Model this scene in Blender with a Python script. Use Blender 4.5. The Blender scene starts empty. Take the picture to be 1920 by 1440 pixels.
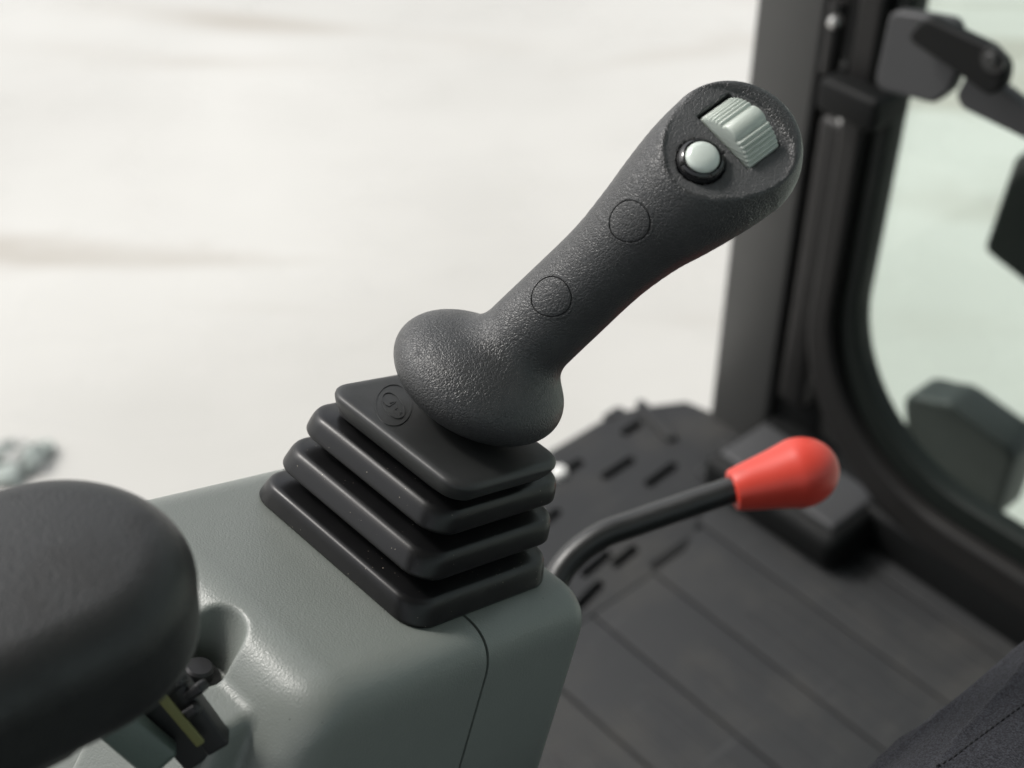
import bpy, bmesh, math, random
import numpy as np
from mathutils import Matrix, Vector
random.seed(7); rng = np.random.default_rng(7)
S = bpy.context.scene
COL = S.collection

# ------------------------------------------------------------------ camera
TH = math.radians(39.0)
EYE = np.array([0.0, 0.0, 1.12])
FPX = 2667.0
cam_d = bpy.data.cameras.new('camera'); cam = bpy.data.objects.new('camera', cam_d); COL.objects.link(cam)
cam.location = EYE; cam.rotation_euler = (math.radians(90) - TH, 0, 0)
cam_d.sensor_width = 36.0; cam_d.lens = FPX * 36 / 1920
cam_d.clip_start = 0.02; cam_d.clip_end = 500
cam_d.dof.use_dof = True; cam_d.dof.focus_distance = 0.575; cam_d.dof.aperture_fstop = 6.6
cam_d.dof.aperture_blades = 9
S.camera = cam

# ------------------------------------------------------------------ sky, sun, exposure
SUN_EL, SUN_AZ = math.radians(50.0), math.radians(-66.0)      # azimuth from the camera heading, towards the left
W = bpy.data.worlds.new('World'); S.world = W; W.use_nodes = True
wn = W.node_tree.nodes; wl = W.node_tree.links
bg = wn['Background']
sky = wn.new('ShaderNodeTexSky'); sky.sky_type = 'NISHITA'; sky.sun_disc = False
sky.sun_elevation = SUN_EL; sky.sun_rotation = SUN_AZ
sky.air_density = 1.0; sky.dust_density = 4.0; sky.ozone_density = 1.0
hs = wn.new('ShaderNodeHueSaturation'); hs.inputs['Saturation'].default_value = 0.22   # overcast: pale, nearly white sky
wl.new(sky.outputs[0], hs.inputs['Color']); wl.new(hs.outputs[0], bg.inputs['Color'])
bg.inputs['Strength'].default_value = 0.15
sun_d = bpy.data.lights.new('sun', 'SUN'); sun = bpy.data.objects.new('sun', sun_d); COL.objects.link(sun)
sun_d.energy = 1.4; sun_d.angle = math.radians(10); sun_d.color = (1.0, 0.965, 0.91)
sdir = Vector((math.sin(SUN_AZ) * math.cos(SUN_EL), math.cos(SUN_AZ) * math.cos(SUN_EL), math.sin(SUN_EL)))
sun.rotation_euler = (-sdir).to_track_quat('-Z', 'Y').to_euler(); sun.location = (-1, 3, 4)
S.view_settings.view_transform = 'Standard'; S.view_settings.look = 'None'
S.view_settings.exposure = 0.52; S.view_settings.gamma = 1.0; S.view_settings.use_curve_mapping = False
S.render.engine = 'CYCLES'
S.cycles.use_denoising = True
S.cycles.max_bounces = 8; S.cycles.transparent_max_bounces = 12
S.cycles.caustics_reflective = False; S.cycles.caustics_refractive = False
S.cycles.blur_glossy = 0.5

# ------------------------------------------------------------------ frames of reference
def norm(v):
    v = np.asarray(v, float); return v / np.linalg.norm(v)
CX = np.array([1.0, 0, 0]); CD = np.array([0, math.cos(TH), -math.sin(TH)]); CU = np.array([0, math.sin(TH), math.cos(TH)])
def sight(px, py): return CX * (px - 960) / FPX + CU * (720 - py) / FPX + CD
def at(px, py, d): return EYE + sight(px, py) * d                     # a point seen in the photograph at a distance
def on_plane(px, py, o, n):
    r = sight(px, py); return EYE + r * (((o - EYE) @ n) / (r @ n))
# the console and the joystick on it share one tilted frame (x forward, y left, z up off the console)
KB = np.array([[0.6319, -0.7075, 0.3163], [0.6749, 0.703, 0.2241], [-0.381, 0.0718, 0.9218]])
KU, _, KV = np.linalg.svd(KB); KB = KU @ KV
KO = at(775, 1180, 0.56)
def k_world(p): return KO + np.asarray(p, float) @ KB.T
def k_local(p): return (np.asarray(p, float) - KO) @ KB
# the cab (x forward, y left, z up), origin on the floor under the camera
CF = np.array([0.7547, 0.6561, 0.0]); CL = np.array([-0.6561, 0.7547, 0.0]); CZ = np.array([0, 0, 1.0])
CABM = np.stack([CF, CL, CZ], 1)
def cab_local(p): return np.asarray(p, float) @ CABM
def cab_world(p): return np.asarray(p, float) @ CABM.T
def frame(B, o):
    m = Matrix.Identity(4)
    for i in range(3):
        for j in range(3): m[i][j] = B[i][j]
        m[i][3] = o[i]
    return m

# ------------------------------------------------------------------ object helpers
def mesh(name, v, f, mat, smooth=True, auto=None):
    me = bpy.data.meshes.new(name)
    me.from_pydata([tuple(map(float, p)) for p in v], [], [tuple(int(i) for i in q) for q in f])
    me.validate(); me.update()
    if mat: me.materials.append(mat)
    if smooth:
        me.polygons.foreach_set('use_smooth', [True] * len(me.polygons))
        if auto:
            try: me.set_sharp_from_angle(angle=math.radians(auto))
            except Exception: pass
    return me
def part(name, vf, mat, parent, smooth=True, auto=35, label=None, kind=None):
    v, f = vf
    o = bpy.data.objects.new(name, mesh(name, v, f, mat, smooth, auto)); COL.objects.link(o)
    o.parent = parent
    if label: o['label'] = label
    if kind: o['kind'] = kind
    return o
def thing(name, label, cat, B=np.eye(3), o=(0, 0, 0), group=None, kind=None):
    e = bpy.data.objects.new(name, None); COL.objects.link(e); e.matrix_world = frame(B, o)
    e.empty_display_size = 0.02
    e['label'] = label
    if cat: e['category'] = cat
    if group: e['group'] = group
    if kind: e['kind'] = kind
    return e
def solo(name, vf, mat, label, cat, B=np.eye(3), o=(0, 0, 0), smooth=True, auto=35, group=None, kind=None):
    v, f = vf
    ob = bpy.data.objects.new(name, mesh(name, v, f, mat, smooth, auto)); COL.objects.link(ob)
    ob.matrix_world = frame(B, o); ob['label'] = label
    if cat: ob['category'] = cat
    if group: ob['group'] = group
    if kind: ob['kind'] = kind
    return ob
def copy_thing(src, M, label):
    r = src.copy(); COL.objects.link(r); r.matrix_world = M; r['label'] = label
    for ch in list(src.children):
        c = ch.copy(); COL.objects.link(c); c.parent = r
    return r
def join(*vfs):
    V, F, n = [], [], 0
    for v, f in vfs:
        V += [tuple(p) for p in v]; F += [tuple(i + n for i in q) for q in f]; n += len(v)
    return V, F
def xf(vf, B, o):
    v, f = vf; return (np.asarray(v, float) @ np.asarray(B).T + np.asarray(o), f)

def rbox(lo, hi, r=0.003, n=3):
    """box with rounded edges (a rounded rectangle lofted with rounded shoulders)"""
    lo = np.array(lo, float); hi = np.array(hi, float)
    r = min(r, 0.49 * (hi - lo).min())
    rings = []
    for k in range(n + 1):
        a = math.pi / 2 * k / n; rings.append((r * (1 - math.sin(a)), lo[2] + r * (1 - math.cos(a))))
    for k in range(n + 1):
        a = math.pi / 2 * k / n; rings.append((r * (1 - math.cos(a)), hi[2] - r * (1 - math.sin(a))))
    return loft([rrect(lo[0] + i, hi[0] - i, lo[1] + i, hi[1] - i, max(r - i, 1e-5), z, n) for i, z in rings])
def rrect(x0, x1, y0, y1, r, z, n=6, m=0):
    """closed counter-clockwise ring of a rounded rectangle; m extra points per straight side"""
    pts = []
    cs = [(x1 - r, y1 - r, 0), (x0 + r, y1 - r, 1), (x0 + r, y0 + r, 2), (x1 - r, y0 + r, 3)]
    for i, (cx, cy, q) in enumerate(cs):
        arc = [(cx + r * math.cos(math.pi / 2 * (q + k / n)), cy + r * math.sin(math.pi / 2 * (q + k / n)), z) for k in range(n + 1)]
        pts += arc
        if m:
            nx, ny, nq = cs[(i + 1) % 4]
            e = (nx + r * math.cos(math.pi / 2 * nq), ny + r * math.sin(math.pi / 2 * nq)) if nq else (nx + r, ny)
            for k in range(1, m + 1):
                t = k / (m + 1); pts.append((arc[-1][0] * (1 - t) + e[0] * t, arc[-1][1] * (1 - t) + e[1] * t, z))
    return pts
def loft(rings, cap0=True, cap1=True):
    n = len(rings[0]); V = [p for r in rings for p in r]; F = []
    for i in range(len(rings) - 1):
        for j in range(n):
            a, b = i * n + j, i * n + (j + 1) % n
            F.append((a, b, b + n, a + n))
    if cap0: F.append(tuple(range(n - 1, -1, -1)))
    if cap1: F.append(tuple(range((len(rings) - 1) * n, len(rings) * n)))
    return V, F
def basis_from(n, hint=(0, 0, 1)):
    n = norm(n); h = np.array(hint, float)
    if abs(h @ n) > 0.95: h = np.array([1.0, 0, 0])
    a = norm(np.cross(h, n)); return np.stack([a, np.cross(n, a), n], 1)
def lathe(prof, n=40, B=np.eye(3), o=(0, 0, 0)):
    rings = [[(r * math.cos(2 * math.pi * k / n), r * math.sin(2 * math.pi * k / n), z) for k in range(n)] for r, z in prof]
    return xf(loft(rings), B, o)
def tube(pts, rad, n=20, cap=True):
    pts = np.array(pts, float); N = len(pts); rad = np.broadcast_to(rad, (N,))
    T = np.gradient(pts, axis=0); T /= np.linalg.norm(T, axis=1)[:, None]
    B = basis_from(T[0]); u = B[:, 0]; rings = []
    for i in range(N):
        u = norm(u - (u @ T[i]) * T[i]); w = np.cross(T[i], u)
        rings.append([tuple(pts[i] + rad[i] * (math.cos(2 * math.pi * k / n) * u + math.sin(2 * math.pi * k / n) * w)) for k in range(n)])
    return loft(rings, cap, cap)
def bez(p, n=30):
    """Catmull-Rom through the points"""
    p = [np.array(q, float) for q in p]; p = [2 * p[0] - p[1]] + p + [2 * p[-1] - p[-2]]; out = []
    for i in range(1, len(p) - 2):
        for k in range(n):
            t = k / n; a, b, c, d = p[i - 1:i + 3]
            out.append(0.5 * (2 * b + (c - a) * t + (2 * a - 5 * b + 4 * c - d) * t * t + (3 * b - a - 3 * c + d) * t ** 3))
    return np.array(out + [p[-2]])
def extrude_poly(outer, z0, z1, bev=0.0, holes=()):
    """flat slab from a 2-D outline, with holes and a small bevel"""
    cu = bpy.data.curves.new('outline', 'CURVE'); cu.dimensions = '2D'; cu.fill_mode = 'BOTH'
    for loop in [outer] + list(holes):
        sp = cu.splines.new('POLY'); sp.points.add(len(loop) - 1); sp.use_cyclic_u = True
        for q, pt in zip(loop, sp.points): pt.co = (q[0], q[1], 0, 1)
    cu.extrude = (z1 - z0) / 2 - bev; cu.bevel_depth = bev; cu.bevel_resolution = 2; cu.offset = -bev
    ob = bpy.data.objects.new('outline', cu); COL.objects.link(ob)
    dg = bpy.context.evaluated_depsgraph_get(); me = bpy.data.meshes.new_from_object(ob.evaluated_get(dg))
    v = [(q.co.x, q.co.y, q.co.z + (z0 + z1) / 2) for q in me.vertices]; f = [tuple(q.vertices) for q in me.polygons]
    bpy.data.objects.remove(ob); bpy.data.curves.remove(cu); bpy.data.meshes.remove(me)
    return v, f
def stadium(cx, cy, dx, dy, ln, w, n=8):
    """outline of a rounded bar"""
    d = norm((dx, dy)); s = np.array([-d[1], d[0]]); c = np.array([cx, cy]); out = []
    for q, sg in ((-90, 1), (90, -1)):
        for k in range(n + 1):
            a = math.radians(q + 180 * k / n)
            out.append(tuple(c + sg * d * (ln / 2 - w / 2) + (w / 2) * (math.cos(a) * d + math.sin(a) * s)))
    return out

# ---- implicit surfaces: smooth blends of simple solids, meshed by surface nets and pulled onto the exact surface
def smin(a, b, k):
    h = np.clip(0.5 + 0.5 * (b - a) / k, 0, 1); return b + (a - b) * h - k * h * (1 - h)
def smax(a, b, k): return -smin(-a, -b, k)
def d_ball(p, c, r): return np.linalg.norm(p - np.asarray(c), axis=-1) - r
def d_ell(p, c, r, B=np.eye(3)):
    q = (p - np.asarray(c)) @ B; r = np.asarray(r)
    k0 = np.linalg.norm(q / r, axis=-1); k1 = np.linalg.norm(q / (r * r), axis=-1)
    return k0 * (k0 - 1) / np.maximum(k1, 1e-9)
def d_cone(p, a, b, ra, rb):
    a = np.asarray(a); b = np.asarray(b); ba = b - a; t = np.clip(((p - a) @ ba) / (ba @ ba), 0, 1)
    return np.linalg.norm(p - a - t[..., None] * ba, axis=-1) - (ra + (rb - ra) * t)
def d_box(p, lo, hi, r=0.0, B=np.eye(3), o=(0, 0, 0)):
    q = (p - np.asarray(o)) @ B; lo = np.asarray(lo); hi = np.asarray(hi)
    d = np.abs(q - (lo + hi) / 2) - (hi - lo) / 2 + r
    return np.linalg.norm(np.maximum(d, 0), axis=-1) + np.minimum(d.max(-1), 0) - r
def surface(fn, lo, hi, h, newton=3):
    lo = np.array(lo, float); hi = np.array(hi, float); n = np.ceil((hi - lo) / h).astype(int) + 1
    ax = [lo[i] + h * np.arange(n[i]) for i in range(3)]
    val = np.empty(n, np.float32)
    Y, Z = np.meshgrid(ax[1], ax[2], indexing='ij')
    for i in range(0, n[0], 16):
        xs = ax[0][i:i + 16]; P = np.empty((len(xs),) + Y.shape + (3,))
        P[..., 0] = xs[:, None, None]; P[..., 1] = Y; P[..., 2] = Z
        val[i:i + 16] = fn(P)
    ins = val < 0
    c = np.zeros(tuple(n - 1), np.int8)
    for dx in (0, 1):
        for dy in (0, 1):
            for dz in (0, 1): c += ins[dx:n[0] - 1 + dx, dy:n[1] - 1 + dy, dz:n[2] - 1 + dz]
    idx = np.argwhere((c > 0) & (c < 8)); num = -np.ones(tuple(n - 1), np.int64); num[tuple(idx.T)] = np.arange(len(idx))
    acc = np.zeros((len(idx), 3)); cnt = np.zeros(len(idx))
    cor = [(a, b, d) for a in (0, 1) for b in (0, 1) for d in (0, 1)]
    for a in cor:
        for k in range(3):
            if a[k]: continue
            b = list(a); b[k] = 1
            va = val[tuple((idx + a).T)]; vb = val[tuple((idx + b).T)]; m = (va < 0) != (vb < 0)
            t = np.where(m, va / np.where(m, va - vb, 1), 0)
            q = idx + np.array(a, float); q[:, k] += t
            acc[m] += q[m]; cnt[m] += 1
    V = lo + h * acc / cnt[:, None]
    F = []
    for k in range(3):
        u, w = (k + 1) % 3, (k + 2) % 3
        sl0 = [slice(None)] * 3; sl1 = [slice(None)] * 3; sl0[k] = slice(0, -1); sl1[k] = slice(1, None)
        A = ins[tuple(sl0)]; Bv = ins[tuple(sl1)]
        e = np.argwhere(A != Bv); e = e[(e[:, u] > 0) & (e[:, w] > 0) & (e[:, u] < n[u] - 1) & (e[:, w] < n[w] - 1)]
        s = A[tuple(e.T)]
        o = np.eye(3, dtype=int)
        q = np.stack([num[tuple((e - o[u] - o[w]).T)], num[tuple((e - o[w]).T)], num[tuple(e.T)], num[tuple((e - o[u]).T)]], 1)
        q[~s] = q[~s][:, ::-1]; F.append(q)
    F = np.concatenate(F); F = F[(F >= 0).all(1)]
    for _ in range(newton):
        V = V - np.clip(fn(V), -h, h)[:, None] * grad(fn, V)
    return V, F
def grad(fn, V, e=2e-4):
    g = np.stack([fn(V + np.eye(3)[i] * e) - fn(V - np.eye(3)[i] * e) for i in range(3)], 1)
    return g / np.maximum(np.linalg.norm(g, axis=1), 1e-9)[:, None]
def cull(vf, keep):
    v, f = vf; v = np.asarray(v); f = np.asarray(f); f = f[keep(v)[f].all(1)]
    u, inv = np.unique(f, return_inverse=True); return v[u], inv.reshape(f.shape)

# ------------------------------------------------------------------ materials
def mat(name, col, rough=0.5, spec=0.5, metal=0.0, coat=0.0):
    m = bpy.data.materials.new(name); m.use_nodes = True
    b = m.node_tree.nodes['Principled BSDF']
    b.inputs['Base Color'].default_value = (*col, 1); b.inputs['Roughness'].default_value = rough
    b.inputs['Specular IOR Level'].default_value = spec; b.inputs['Metallic'].default_value = metal
    b.inputs['Coat Weight'].default_value = coat
    return m
class N:
    def __init__(s, m): s.t = m.node_tree; s.b = s.t.nodes['Principled BSDF']
    def new(s, typ, **kw):
        n = s.t.nodes.new(typ)
        for k, v in kw.items():
            if k in n.inputs: n.inputs[k].default_value = v
            else: setattr(n, k, v)
        return n
    def l(s, a, b): s.t.links.new(a, b)
    def co(s, scale=(1, 1, 1), rot=(0, 0, 0)):
        tc = s.new('ShaderNodeTexCoord'); mp = s.new('ShaderNodeMapping')
        mp.inputs['Scale'].default_value = scale; mp.inputs['Rotation'].default_value = rot
        s.l(tc.outputs['Object'], mp.inputs['Vector']); return mp.outputs[0]
    def noise(s, co, scale, det=3, rough=0.5, dist=0.0):
        n = s.new('ShaderNodeTexNoise', Scale=scale, Detail=det, Roughness=rough, Distortion=dist); s.l(co, n.inputs['Vector']); return n.outputs['Fac']
    def ramp(s, x, stops, interp='LINEAR'):
        r = s.new('ShaderNodeValToRGB'); e = r.color_ramp.elements; r.color_ramp.interpolation = interp
        while len(e) < len(stops): e.new(0.5)
        for q, (p, c) in zip(e, stops): q.position = p; q.color = (*c, 1) if len(c) == 3 else c
        s.l(x, r.inputs[0]); return r.outputs[0]
    def math(s, op, a, b=None, c=None):
        n = s.new('ShaderNodeMath', operation=op)
        for i, x in enumerate((a, b, c)):
            if x is None: continue
            if isinstance(x, (int, float)): n.inputs[i].default_value = x
            else: s.l(x, n.inputs[i])
        return n.outputs[0]
    def mix(s, f, a, b):
        n = s.new('ShaderNodeMix', data_type='RGBA')
        for k, x in ((0, f), (6, a), (7, b)):
            if isinstance(x, (int, float)): n.inputs[k].default_value = x
            elif isinstance(x, tuple): n.inputs[k].default_value = (*x, 1)
            else: s.l(x, n.inputs[k])
        return n.outputs[2]
    def bump(s, h, dist, strength=1.0):
        n = s.new('ShaderNodeBump', Strength=strength, Distance=dist); s.l(h, n.inputs['Height']); s.l(n.outputs[0], s.b.inputs['Normal'])
    def color(s, x): s.l(x, s.b.inputs['Base Color'])
    def rough(s, x): s.l(x, s.b.inputs['Roughness'])
BW = lambda v: (v, v, v)

def leather_mat(name, col, rough=0.42, depth=0.00016, size=900):
    m = mat(name, col, rough, 0.5); n = N(m); co = n.co()
    warp = n.new('ShaderNodeTexNoise', Scale=260, Detail=2); n.l(co, warp.inputs['Vector'])
    add = n.new('ShaderNodeVectorMath', operation='MULTIPLY_ADD'); n.l(warp.outputs['Color'], add.inputs[0])
    add.inputs[1].default_value = (0.0022, 0.0022, 0.0022); n.l(co, add.inputs[2])
    v = n.new('ShaderNodeTexVoronoi', feature='SMOOTH_F1', Scale=size, Smoothness=0.35, Randomness=1.0); n.l(add.outputs[0], v.inputs['Vector'])
    v2 = n.new('ShaderNodeTexVoronoi', feature='DISTANCE_TO_EDGE', Scale=size * 0.42, Randomness=1.0); n.l(add.outputs[0], v2.inputs['Vector'])
    e = n.math('MINIMUM', v2.outputs['Distance'], 0.18)
    h = n.math('ADD', n.math('MULTIPLY', v.outputs['Distance'], -0.55), n.math('MULTIPLY', e, 2.4))
    h = n.math('ADD', h, n.math('MULTIPLY', n.noise(co, 2600, 2), 0.35))
    n.bump(h, depth)
    n.color(n.mix(n.noise(co, 60, 4), tuple(c * 0.82 for c in col), tuple(c * 1.2 for c in col)))
    n.rough(n.math('MULTIPLY_ADD', n.noise(co, 120, 3), 0.16, rough - 0.08))
    return m
def rubber_mat(name, col, rough=0.4, dust=0.0, scale=1.0, grain=0.00003, spec=0.42):
    m = mat(name, col, rough, spec); n = N(m); co = n.co()
    base = n.mix(n.noise(co, 55, 4), tuple(c * 0.85 for c in col), tuple(c * 1.18 for c in col))
    if dust:
        v = n.new('ShaderNodeTexVoronoi', feature='F1', Scale=620 * scale); n.l(co, v.inputs['Vector'])
        pick = n.new('ShaderNodeSeparateColor'); n.l(v.outputs['Color'], pick.inputs[0])
        rad = n.math('MULTIPLY', pick.outputs[1], 0.19)
        dot = n.math('MULTIPLY', n.math('LESS_THAN', v.outputs['Distance'], rad), n.math('GREATER_THAN', pick.outputs[0], n.math('SUBTRACT', 1.02, n.math('MULTIPLY', n.ramp(n.noise(co, 45, 3), [(0.42, BW(0)), (0.62, BW(1))]), dust))))
        base = n.mix(n.math('MULTIPLY', dot, 0.55), base, (0.30, 0.27, 0.22))
    n.color(base)
    n.rough(n.math('MULTIPLY_ADD', n.noise(co, 90, 4), 0.18, rough - 0.09))
    n.bump(n.noise(co, 2200, 2), grain)
    return m
def pebble_mat(name, col, rough=0.38, size=1350, depth=0.00011):
    m = mat(name, col, rough, 0.55); n = N(m); co = n.co()
    v = n.new('ShaderNodeTexVoronoi', feature='SMOOTH_F1', Scale=size, Smoothness=0.5); n.l(co, v.inputs['Vector'])
    h = n.math('ADD', n.math('MULTIPLY', v.outputs['Distance'], -0.8), n.math('MULTIPLY', n.noise(co, size * 0.7, 3), 0.9))
    n.bump(h, depth)
    base = n.mix(n.noise(co, 30, 4), tuple(c * 0.93 for c in col), tuple(c * 1.06 for c in col))
    sp = n.new('ShaderNodeTexVoronoi', feature='F1', Scale=330); n.l(co, sp.inputs['Vector'])
    pk = n.new('ShaderNodeSeparateColor'); n.l(sp.outputs['Color'], pk.inputs[0])
    dot = n.math('MULTIPLY', n.math('LESS_THAN', sp.outputs['Distance'], 0.10), n.math('GREATER_THAN', pk.outputs[0], 0.985))
    n.color(n.mix(n.math('MULTIPLY', dot, 0.8), base, (0.03, 0.03, 0.028)))
    n.rough(n.math('MULTIPLY_ADD', n.noise(co, 40, 3), 0.10, rough - 0.05))
    return m
def worn_mat(name, col, rough, var=0.25, scale=18, metal=0.0, spec=0.5):
    m = mat(name, col, rough, spec, metal); n = N(m); co = n.co()
    n.color(n.mix(n.noise(co, scale, 5, 0.6), tuple(c * (1 - var) for c in col), tuple(c * (1 + var) for c in col)))
    n.rough(n.math('MULTIPLY_ADD', n.noise(co, scale * 3, 4), 0.2, rough - 0.1))
    n.bump(n.noise(co, scale * 40, 3), 0.0001)
    return m

M_LEATHER = leather_mat('grip_leather_grain', (0.042, 0.043, 0.044), 0.37, 0.00026, 1500)
M_PANEL = leather_mat('lightened_panel_grain', (0.080, 0.081, 0.083), 0.44, 0.00022, 1500)  # lighter copy of the grip leather, making up for dim light on this face
M_BOOT = rubber_mat('bellows_rubber', (0.006, 0.006, 0.0065), 0.34, 0.45, spec=0.36)
M_PLATE = rubber_mat('collar_rubber', (0.024, 0.025, 0.025), 0.42, 0.0, grain=0.00005)
M_CONSOLE = pebble_mat('grey_green_plastic', (0.190, 0.207, 0.192))
M_WHEEL = worn_mat('pale_grey_green_plastic', (0.50, 0.55, 0.50), 0.34, 0.05, 60)
M_DOME = mat('glossy_pale_button', (0.62, 0.68, 0.63), 0.16, 0.5, 0, 0.6)
M_GLOSS = mat('glossy_black_plastic', (0.010, 0.010, 0.011), 0.13)
M_DARK = rubber_mat('black_plastic', (0.016, 0.016, 0.017), 0.45)
M_HOLE = mat('pocket_black', (0.006, 0.006, 0.006), 0.7)
def pad_mat():
    m = mat('armrest_vinyl', (0.02, 0.021, 0.021), 0.44, 0.42); n = N(m); co = n.co()
    worn = n.ramp(n.noise(co, 26, 7, 0.68), [(0.50, BW(0)), (0.60, BW(1))])          # rubbed and stained patches
    n.color(n.mix(n.math('MULTIPLY', worn, 0.55), (0.022, 0.023, 0.023), (0.010, 0.010, 0.010)))
    n.rough(n.math('MULTIPLY_ADD', worn, 0.10, 0.41))
    v = n.new('ShaderNodeTexVoronoi', feature='SMOOTH_F1', Scale=900, Smoothness=0.5); n.l(co, v.inputs['Vector'])
    n.bump(n.math('MULTIPLY', v.outputs['Distance'], -1.0), 0.00018)
    return m
M_PAD = pad_mat()
def red_mat():
    m = mat('red_rubber', (0.62, 0.055, 0.036), 0.42); n = N(m); co = n.co()
    c = n.mix(n.noise(co, 40, 5), (0.56, 0.047, 0.030), (0.66, 0.064, 0.042))
    n.color(n.mix(n.math('MULTIPLY', n.ramp(n.noise(co, 75, 6, 0.7), [(0.58, BW(0)), (0.74, BW(1))]), 0.45), c, (0.26, 0.04, 0.03)))
    n.rough(n.math('MULTIPLY_ADD', n.noise(co, 60, 4), 0.22, 0.30)); n.bump(n.noise(co, 900, 3), 0.00008)
    return m
M_RED = red_mat()
M_SHAFT = worn_mat('black_painted_steel', (0.018, 0.019, 0.019), 0.34, 0.2, 50)
M_STEEL = worn_mat('bright_steel', (0.55, 0.55, 0.54), 0.28, 0.1, 40, 1.0)
M_PILLAR = worn_mat('dark_grey_cab_paint', (0.058, 0.058, 0.056), 0.5, 0.12, 6)
M_FRAME = worn_mat('brown_black_trim', (0.014, 0.0135, 0.013), 0.5, 0.15, 8, spec=0.28)
M_BLACK = worn_mat('matt_black_trim', (0.006, 0.0065, 0.0065), 0.6, 0.2, 8, spec=0.18)
M_SEAL = worn_mat('window_seal_rubber', (0.009, 0.012, 0.0105), 0.5, 0.2, 10, spec=0.22)
M_STEP = worn_mat('grey_box_plastic', (0.042, 0.043, 0.045), 0.6, 0.1, 9)
M_OLIVE = mat('olive_label', (0.16, 0.16, 0.055), 0.6)
M_GREENMET = pebble_mat('green_grey_bracket', (0.085, 0.115, 0.10))
M_ROOF = worn_mat('cab_lining', (0.17, 0.17, 0.165), 0.8, 0.1, 4)

def mat_rubber():
    m = mat('floor_mat_rubber', (0.036, 0.037, 0.038), 0.66, 0.28); n = N(m); co = n.co()
    d = n.ramp(n.noise(co, 9, 6, 0.65), [(0.48, BW(0)), (0.70, BW(1))])                 # dried dust, scuffed in
    sc = n.ramp(n.noise(n.co((3, 40, 3), (0, 0, 0.6)), 3, 5, 0.7), [(0.60, BW(0)), (0.68, BW(1))])
    c = n.mix(n.math('MULTIPLY', d, 0.4), (0.023, 0.024, 0.025), (0.070, 0.067, 0.060))
    n.color(n.mix(n.math('MULTIPLY', sc, 0.25), c, (0.10, 0.10, 0.098)))
    n.rough(n.math('MULTIPLY_ADD', d, 0.2, 0.58)); n.bump(n.noise(co, 1500, 2), 0.0002)
    return m
M_MAT = mat_rubber()
def glass_mat():
    m = bpy.data.materials.new('green_tinted_glass'); m.use_nodes = True; t = m.node_tree
    t.nodes.remove(t.nodes['Principled BSDF']); out = t.nodes['Material Output']
    tr = t.nodes.new('ShaderNodeBsdfTransparent'); tr.inputs[0].default_value = (0.90, 0.958, 0.925, 1)
    gl = t.nodes.new('ShaderNodeBsdfGlossy'); gl.inputs['Roughness'].default_value = 0.03
    lw_ = t.nodes.new('ShaderNodeLayerWeight'); lw_.inputs[0].default_value = 0.5
    pw = t.nodes.new('ShaderNodeMath'); pw.operation = 'POWER'; pw.inputs[1].default_value = 5.0; t.links.new(lw_.outputs['Facing'], pw.inputs[0])
    fr = t.nodes.new('ShaderNodeMath'); fr.operation = 'MULTIPLY_ADD'; fr.inputs[1].default_value = 0.9; fr.inputs[2].default_value = 0.03; t.links.new(pw.outputs[0], fr.inputs[0])
    mx = t.nodes.new('ShaderNodeMixShader')
    t.links.new(fr.outputs[0], mx.inputs[0]); t.links.new(tr.outputs[0], mx.inputs[1]); t.links.new(gl.outputs[0], mx.inputs[2])
    t.links.new(mx.outputs[0], out.inputs[0]); return m
M_GLASS = glass_mat()

def ground_mat():
    m = mat('pale_concrete', (0.7, 0.69, 0.65), 0.42, 0.22); n = N(m)
    co = n.co((1, 1, 1)); st = n.co((0.55, 2.6, 1), (0, 0, math.radians(-18)))
    a = n.noise(st, 0.75, 5, 0.55, 0.6)
    b = n.noise(co, 0.5, 4, 0.5)
    streak = n.ramp(a, [(0.52, BW(0)), (0.60, BW(1))])
    f = n.math('MULTIPLY', streak, n.ramp(b, [(0.40, BW(0.05)), (0.58, BW(1))]))
    base = n.mix(n.ramp(n.noise(co, 0.55, 5), [(0.35, BW(0)), (0.65, BW(1))]), (0.445, 0.438, 0.408), (0.55, 0.543, 0.510))
    n.color(n.mix(n.math('MULTIPLY', f, 0.75), base, (0.36, 0.33, 0.285)))
    n.rough(n.math('MULTIPLY_ADD', n.noise(co, 2.2, 4), 0.12, 0.22))
    n.bump(n.noise(st, 1.2, 4), 0.02, 0.6)
    return m
M_GROUND = ground_mat()

def cloth_mat():
    m = mat('dark_twill', (0.022, 0.023, 0.029), 0.9, 0.2); n = N(m); co = n.co((1, 1, 1), (0.3, 0.4, 0.7))
    w = n.new('ShaderNodeTexWave', Scale=520, Distortion=0.6, Detail=1); n.l(co, w.inputs['Vector'])
    w2 = n.new('ShaderNodeTexWave', Scale=520, Distortion=0.6, Detail=1, bands_direction='Y'); n.l(co, w2.inputs['Vector'])
    h = n.math('ADD', w.outputs['Fac'], w2.outputs['Fac'])
    n.bump(n.math('ADD', h, n.math('MULTIPLY', n.noise(co, 900, 3), 1.2)), 0.00022)
    n.color(n.mix(n.ramp(n.noise(co, 1100, 3, 0.7), [(0.38, BW(0)), (0.62, BW(1))]), (0.006, 0.0065, 0.009), (0.050, 0.052, 0.064)))
    m.node_tree.nodes['Principled BSDF'].inputs['Sheen Weight'].default_value = 0.06
    return m
M_CLOTH = cloth_mat()
M_STITCH = mat('stitch_thread', (0.006, 0.006, 0.008), 0.8)

# ------------------------------------------------------------------ the ground outside
gz = -1.1
ground = solo('ground', ([(-150, -150, gz), (150, -150, gz), (150, 150, gz), (-150, 150, gz)], [(0, 1, 2, 3)]), M_GROUND,
              'pale off white concrete ground outside the cab', None, kind='structure')
ground.location.x = -0.8

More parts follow.
